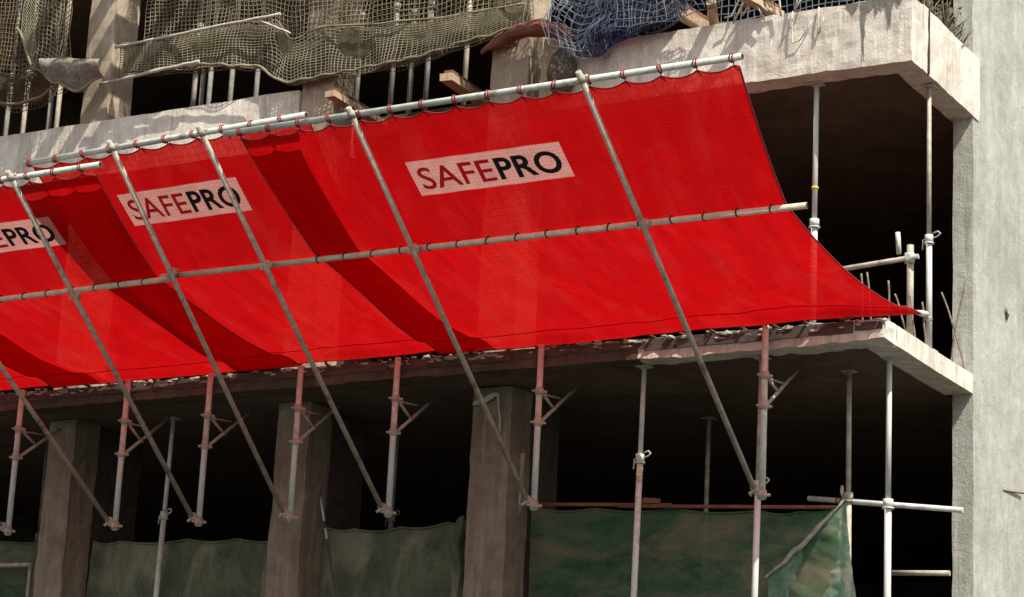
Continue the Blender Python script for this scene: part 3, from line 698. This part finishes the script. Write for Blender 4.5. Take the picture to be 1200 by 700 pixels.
# left net
c = V((-11.9, .3, 5)); t = hang('brown cord net hanging at the top left edge, with a sagging rolled hem', 'safety net', c)
bl = interp([(-13.4, 4.2), (-12.2, 4.10), (-11.42, 3.93), (-11.1, 3.96), (-10.83, 4.08)])
hl = interp([(-13.4, 4.65), (-12.2, 4.5), (-11.4, 4.33), (-10.83, 4.5)])
b = B(); cordnet(b, -13.4, -10.85, lambda x: 6.5, bl, .30, 1.2, .060, .0058); o = obj('mesh', b, M['cord_brown'], t); rebase(o, c)
b = B(); cordnet(b, -13.4, -10.85, lambda x: 6.5, bl, .44, 9.2, .062, .005, .09); o = obj('mesh', b, M['cord_brown'], t); rebase(o, c)
b = B(); matted(b, -13.4, -10.8, hl, bl, .26, 2.2); o = obj('matted_hem', b, M['hemcloth_brown'], t); rebase(o, c)
b = B(); path(b, [V((-13.4+2.6*i/60, .22, bl(-13.4+2.6*i/60))) for i in range(61)], .02, 6); o = obj('hem_rope', b, M['cord_brown'], t); rebase(o, c)
# second net, wrapped round the left column
c = V((-10.7, .3, 5)); t = hang('brown cord net gathered into a grey cloth bundle before the left column', 'safety net', c)
bl2 = interp([(-11.5, 4.9), (-11.1, 4.3), (-10.75, 4.08), (-10.4, 3.93), (-10.1, 4.05)])
b = B(); cordnet(b, -11.45, -10.78, lambda x: 6.5, bl2, .20, 4.4, .060, .0058); o = obj('mesh', b, M['cord'], t); rebase(o, c)
b = B(); matted(b, -10.95, -10.02, interp([(-10.95, 4.42), (-10.02, 4.30)]), bl2, .16, 6.1, .08, .12); o = obj('cloth_bundle', b, M['bundle'], t); rebase(o, c)
b = B(); path(b, [V((-11.5+1.4*i/40, .14, bl2(-11.5+1.4*i/40))) for i in range(41)], .018, 6); o = obj('hem_rope', b, M['cord'], t); rebase(o, c)
# long middle net with its doubled hem
c = V((-7, .3, 5)); t = hang('long olive cord net with a doubled sagging hem, hanging across the upper middle', 'safety net', c)
bot3 = interp([(-10.1, 4.02), (-9.5, 4.07), (-8.6, 4.03), (-7.87, 3.92), (-7.3, 3.63), (-6.66, 3.65), (-5.75, 3.68), (-4.71, 3.80), (-4.2, 3.87), (-3.95, 4.15)])
hem3 = interp([(-10.1, 4.44), (-9.7, 4.47), (-8.6, 4.49), (-7.6, 4.46), (-7.3, 4.16), (-6.9, 4.25), (-6.0, 4.17), (-5.2, 4.12), (-4.2, 4.12)])
b = B(); cordnet(b, -9.62, -4.22, lambda x: 6.4, bot3, .30, 12.4, .060, .0050, .06); o = obj('mesh', b, M['cord'], t); rebase(o, c)
b = B(); cordnet(b, -9.85, -4.22, hem3, bot3, .21, 15.9, .055, .0058, .10); o = obj('doubled_hem', b, M['cord'], t); rebase(o, c)
b = B(); matted(b, -9.85, -4.22, hem3, bot3, .30, 17.3, .03, .03); o = obj('matted_hem', b, M['hemcloth'], t); rebase(o, c)
b = B(); path(b, [V((-9.85+5.63*i/120, .17, bot3(-9.85+5.63*i/120)+.01*math.sin(i))) for i in range(121)], .016, 6)
path(b, [V((-7.5+3.3*i/60, .19, hem3(-7.5+3.3*i/60))) for i in range(61)], .012, 6); o = obj('hem_rope', b, M['cord'], t); rebase(o, c)
b = B(); cordnet(b, -9.6, -4.25, lambda x: 6.4, bot3, .36, 55.4, .052, .0042, .10, 0, .05); o = obj('mesh', b, M['cord_brown'], t); rebase(o, c)
t.location = V(c)+V((-.18, .25, .105))                            # hangs close in front of the balcony edge
# blue grey net
c = V((-3, .35, 4)); t = hang('tangled grey blue net bunched on the upper balcony edge', 'safety net', c)
bot4 = interp([(-4.05, 4.3), (-3.85, 3.85), (-3.72, 3.50), (-3.45, 3.47), (-3.2, 3.62), (-2.7, 3.70), (-2.3, 3.85)])
for k in range(4):
    b = B(); cordnet(b, -3.80+.05*k, -2.35+.08*k, lambda x: 5.2, bot4, .26+.07*k, 21.3+k*5, .07, .0052, .24, .05, -.1+.07*k); o = obj('mesh', b, M['cord_blue'], t); rebase(o, c)
b = B(); matted(b, -3.76, -2.4, lambda x: 5.2, bot4, .44, 33.3, .10, .04); o = obj('matted_layer', b, M['hemcloth_blue'], t); rebase(o, c)
# dark netting behind the balcony's right part
c = V((-1.3, 1.0, 4.3)); t = hang('dark green grey net standing behind the right balcony edge', 'safety net', c)
b = B(); cordnet(b, -2.4, .0, lambda x: 5.2, lambda x: 3.72, .95, 41.3, .075, .0065, .07); o = obj('mesh', b, M['cord_blue'], t); rebase(o, c)
# canes and tubes tied to the net
def cane(p0, p1, r, label, mat='rope'):
    c = (V(p0)+V(p1))/2; b = B(); n = 14; path(b, [V(p0).lerp(V(p1), i/n)-c+noise.noise_vector(V((i*.6, p0[0], 1)))*.010 for i in range(n+1)], [r*(1+.18*(i % 4 == 0)) for i in range(n+1)], 8)
    o = obj('bamboo_cane', b, M[mat]); o.location = c; return tag(o, label, 'cane', 'canes tied to the hanging nets')
cane((-10.08, .38, 4.53), (-7.63, .36, 4.58), .018, 'straight tan cane along the top of the doubled net hem')
cane((-10.28, .40, 4.09), (-8.78, .38, 4.17), .020, 'pale cane along the bottom of the doubled net hem at its left')
cane((-7.93, .37, 4.55), (-7.46, .37, 4.31), .012, 'short thin cane slanting down at the dip in the net hem')

# unseen slatted deck, added so its boards stripe the left column with shade
t = thing('shade_deck', 'unseen slatted board deck added to cast stripes of shade, over the left column', 'deck', (-8.7, -.1, 7.3))
for k in range(6):
    b = B(); obox(b, (-.95+.40*k, random.uniform(-.05, .05), 0), (.215, 1.7, .04), eul(0, 0, random.uniform(-2, 2))); obj('board', b, M['timber'], t)
for yy in (-.6, .55):
    b = B(); tube(b, (-1.3, yy, -.055), (1.3, yy, -.055), .028, seg=10); obj('ledger_tube', b, M['galv'], t)

# upper props
G4 = 'steel props on the upper floor'
UP = [(-13.25, 2.0, 'thin grey prop at the top left corner, leftmost on the upper floor', 'propgrey'), (-12.95, 2.0, 'pale prop at the top left, second from the photo edge', 'dullsteel'),
      (-12.60, 2.1, 'dim prop between two paler ones left of the left column', 'propgrey'), (-12.37, 2.0, 'pale prop next to the left column, on its left', 'dullsteel'),
      (-10.32, 2.4, 'dim prop right of the left column, left one of a close pair', 'propgrey'), (-10.12, 2.3, 'grey prop right of the left column, right one of a close pair', 'propgrey'),
      (-9.72, 1.5, 'bright pale prop standing full height at the gap below the long net', 'dullsteel'), (-9.62, 2.1, 'thin grey prop just right of the bright pale prop', 'propgrey'), (-9.22, 2.1, 'grey prop farthest right in the left upper bay', 'propgrey'),
      (-7.62, 2.0, 'grey prop beside the short light ended beam under the long net', 'propgrey'), (-7.05, 1.9, 'grey prop in the notch, left one of two close together', 'propgrey'), (-6.95, 2.15, 'dull prop in the notch, right one of two close together', 'propgrey'),
      (-6.62, 2.0, 'dim prop in the notch behind the larger timber beam', 'propgrey'), (-6.02, 1.9, 'pale prop in the notch just left of the bright column', 'dullsteel')]
for (x, y, lab, mt) in UP:
    prop(x, y, 3.7 if x < -7.6 else 3.7, 6.6, lab, mt, None, .5, (.02, 0), group=G4, handle=False)
# the two floor strips those notch props stand on
b = B(); rbox(b, -7.44, -4.11, 1.75, 2.40, 3.45, 3.69, .3, .006); obj('balcony_slab', b, M['soffit'], bld)

# timber beams pushed out of the notch
def beam(p, size, rot, label, mat='timber'):
    t = thing('timber_beam', label, 'timber beam', p, 'timbers on the upper floor'); Rm = eul(*rot)
    b = B(); obox(b, (0, 0, 0), size, Rm); bmesh.ops.subdivide_edges(b, edges=b.edges[:], cuts=3, use_grid_fill=True)
    for v in b.verts: v.co += noise.noise_vector(v.co*5+V(p))*.006
    obj('plank', b, M[mat], t)
    b = B(); off = Rm@V((size[0]*.08, -size[1]*.05, size[2]*.5+.022)); obox(b, off, (size[0]*.7, size[1]*.85, .04), Rm); obj('top_board', b, M['timber_dark'], t)
    return t
beam((-6.87, .95, 3.50), (.12, 1.3, .07), (3, 0, 6), 'short timber beam end poking out under the dip of the long net')
beam((-5.36, .98, 3.50), (.15, 1.3, .085), (3, 0, 7), 'larger pale ended timber beam poking out of the dark notch')
beam((-2.45, .85, 3.83), (.16, .9, .10), (-14, 10, -28), 'split brown timber jutting over the balcony edge beside the blue net')
beam((-2.22, .70, 3.78), (.10, .8, .07), (-10, -8, 22), 'smaller pale timber scrap lying across the split brown timber')
beam((-1.63, .55, 3.82), (.11, .55, .07), (-12, 0, -30), 'short timber stub in the rope tangle on the balcony edge')
# hardware in the notch: tarpaulin, planks, sack
b = B(); pts = [V((-4.98, .55, 3.78)), V((-4.75, .5, 3.86)), V((-4.45, .46, 3.93)), V((-4.15, .45, 3.92)), V((-3.9, .45, 3.82)), V((-3.75, .47, 3.72))]
path(b, pts, [.03, .07, .09, .10, .08, .03], 10); bmesh.ops.subdivide_edges(b, edges=b.edges[:], cuts=2, use_grid_fill=True)
cc = V((-4.35, .47, 3.86))
for v in b.verts: v.co += noise.noise_vector(v.co*7)*.03-cc
o = obj('tarpaulin_roll', b, M['tarp_rust'], None, True); o.location = cc; tag(o, 'rust brown rolled tarpaulin sagging across the top of the bright column', 'tarpaulin')
for (x, y, z, w_, h, lean, lab) in ((-4.26, .75, 3.15, .10, .75, 3, 'narrow tan plank standing in the notch, next to the bright column'), (-4.12, .72, 3.13, .15, .78, 2, 'wider tan plank standing in the notch, right of the narrow plank')):
    b = B(); obox(b, (0, 0, h/2), (w_, .03, h), eul(0, lean, 0)); o = obj('plank', b, M['timber']); o.location = (x, y, z); tag(o, lab, 'plank', 'planks standing in the notch')
b = B(); m_ = bmesh.ops.create_icosphere(b, subdivisions=3, radius=.22)
for v in b.verts: v.co = V((v.co.x*.75, v.co.y*.5, v.co.z*1.3))+noise.noise_vector(v.co*6)*.05
o = obj('sack', b, M['sack'], None, True); o.location = (-3.92, .52, 3.38); tag(o, 'dark full sack hanging at the left end of the upper balcony', 'sack')
# rope tangle on the balcony edge
t = thing('rope_tangle', 'tangle of pale ropes and sticks hanging over the balcony edge, right of the timbers', 'rope', (-1.7, .55, 3.8))
for k in range(9):
    b = B(); x0 = random.uniform(-.35, .45); pts = []
    for i in range(9):
        q = i/8; pts.append(V((x0+.16*math.sin(q*3+k*1.7)*(.4+q), -.03-.02*math.sin(i+k), .55-q*random.uniform(.60, .72))))
    path(b, pts, .011, 5); obj('strand', b, M['rope'], t)
for (a, e) in (((-.42, .0, .5), (.1, -.02, -.02)), ((-.1, .02, .55), (.2, -.02, -.03)), ((.35, 0, .5), (-.15, -.02, -.02))):
    b = B(); tube(b, a, e, .016, seg=6); obj('stick', b, M['timber'], t)
# loose wires looping down the front of the right balcony
for k, (x, l, w_, lab) in enumerate(((-1.27, .36, .18, 'thin loose wire loop hanging on the balcony front below the rope tangle'), (-.98, .30, .05, 'straight loose wire hanging on the balcony front right of the wire loop'))):
    b = B(); path(b, [V((0, -.0, 0)), V((.0, -.015, -l*.5)), V((.01, -.02, -l)), V((w_*.5, -.02, -l+.02)), V((w_, -.02, -l*.62)), V((w_*1.2, -.012, -l*.4))], .008, 5)
    o = obj('loose_wire', b, M['rope']); o.location = (x, .575, 3.70); tag(o, lab, 'wire')
# brushwood behind the balcony's right edge
t = thing('brushwood', 'dark dry brushwood heaped behind the right balcony edge against the wall end', 'brushwood', (-.12, 1.9, 3.7))
b = B()
for k in range(90):
    p = V((random.gauss(-.02, .06), random.gauss(-.1, .25), .0)); d = V((random.gauss(0, .35), random.gauss(0, .35), 1)).normalized(); l = random.uniform(.15, .42)
    path(b, [p, p+d*l*.5+V((random.gauss(0, .03), 0, 0)), p+d*l+V((random.gauss(0, .06), random.gauss(0, .06), 0))], [.012, .009, .004], 4)
tw = obj('twigs', b, M['twig'], t); tw['kind'] = 'stuff'
b = B()
for k in range(260):
    c_ = V((random.gauss(-.02, .07), random.gauss(-.1, .25), random.uniform(.02, .38))); rr = random.uniform(.02, .05); q_ = [V((random.uniform(-1, 1), random.uniform(-1, 1), random.uniform(-1, 1)))*rr+c_ for _ in range(3)]
    b.faces.new([b.verts.new(p) for p in q_])
tw = obj('dry_leaves', b, M['twig'], t); tw['kind'] = 'stuff'
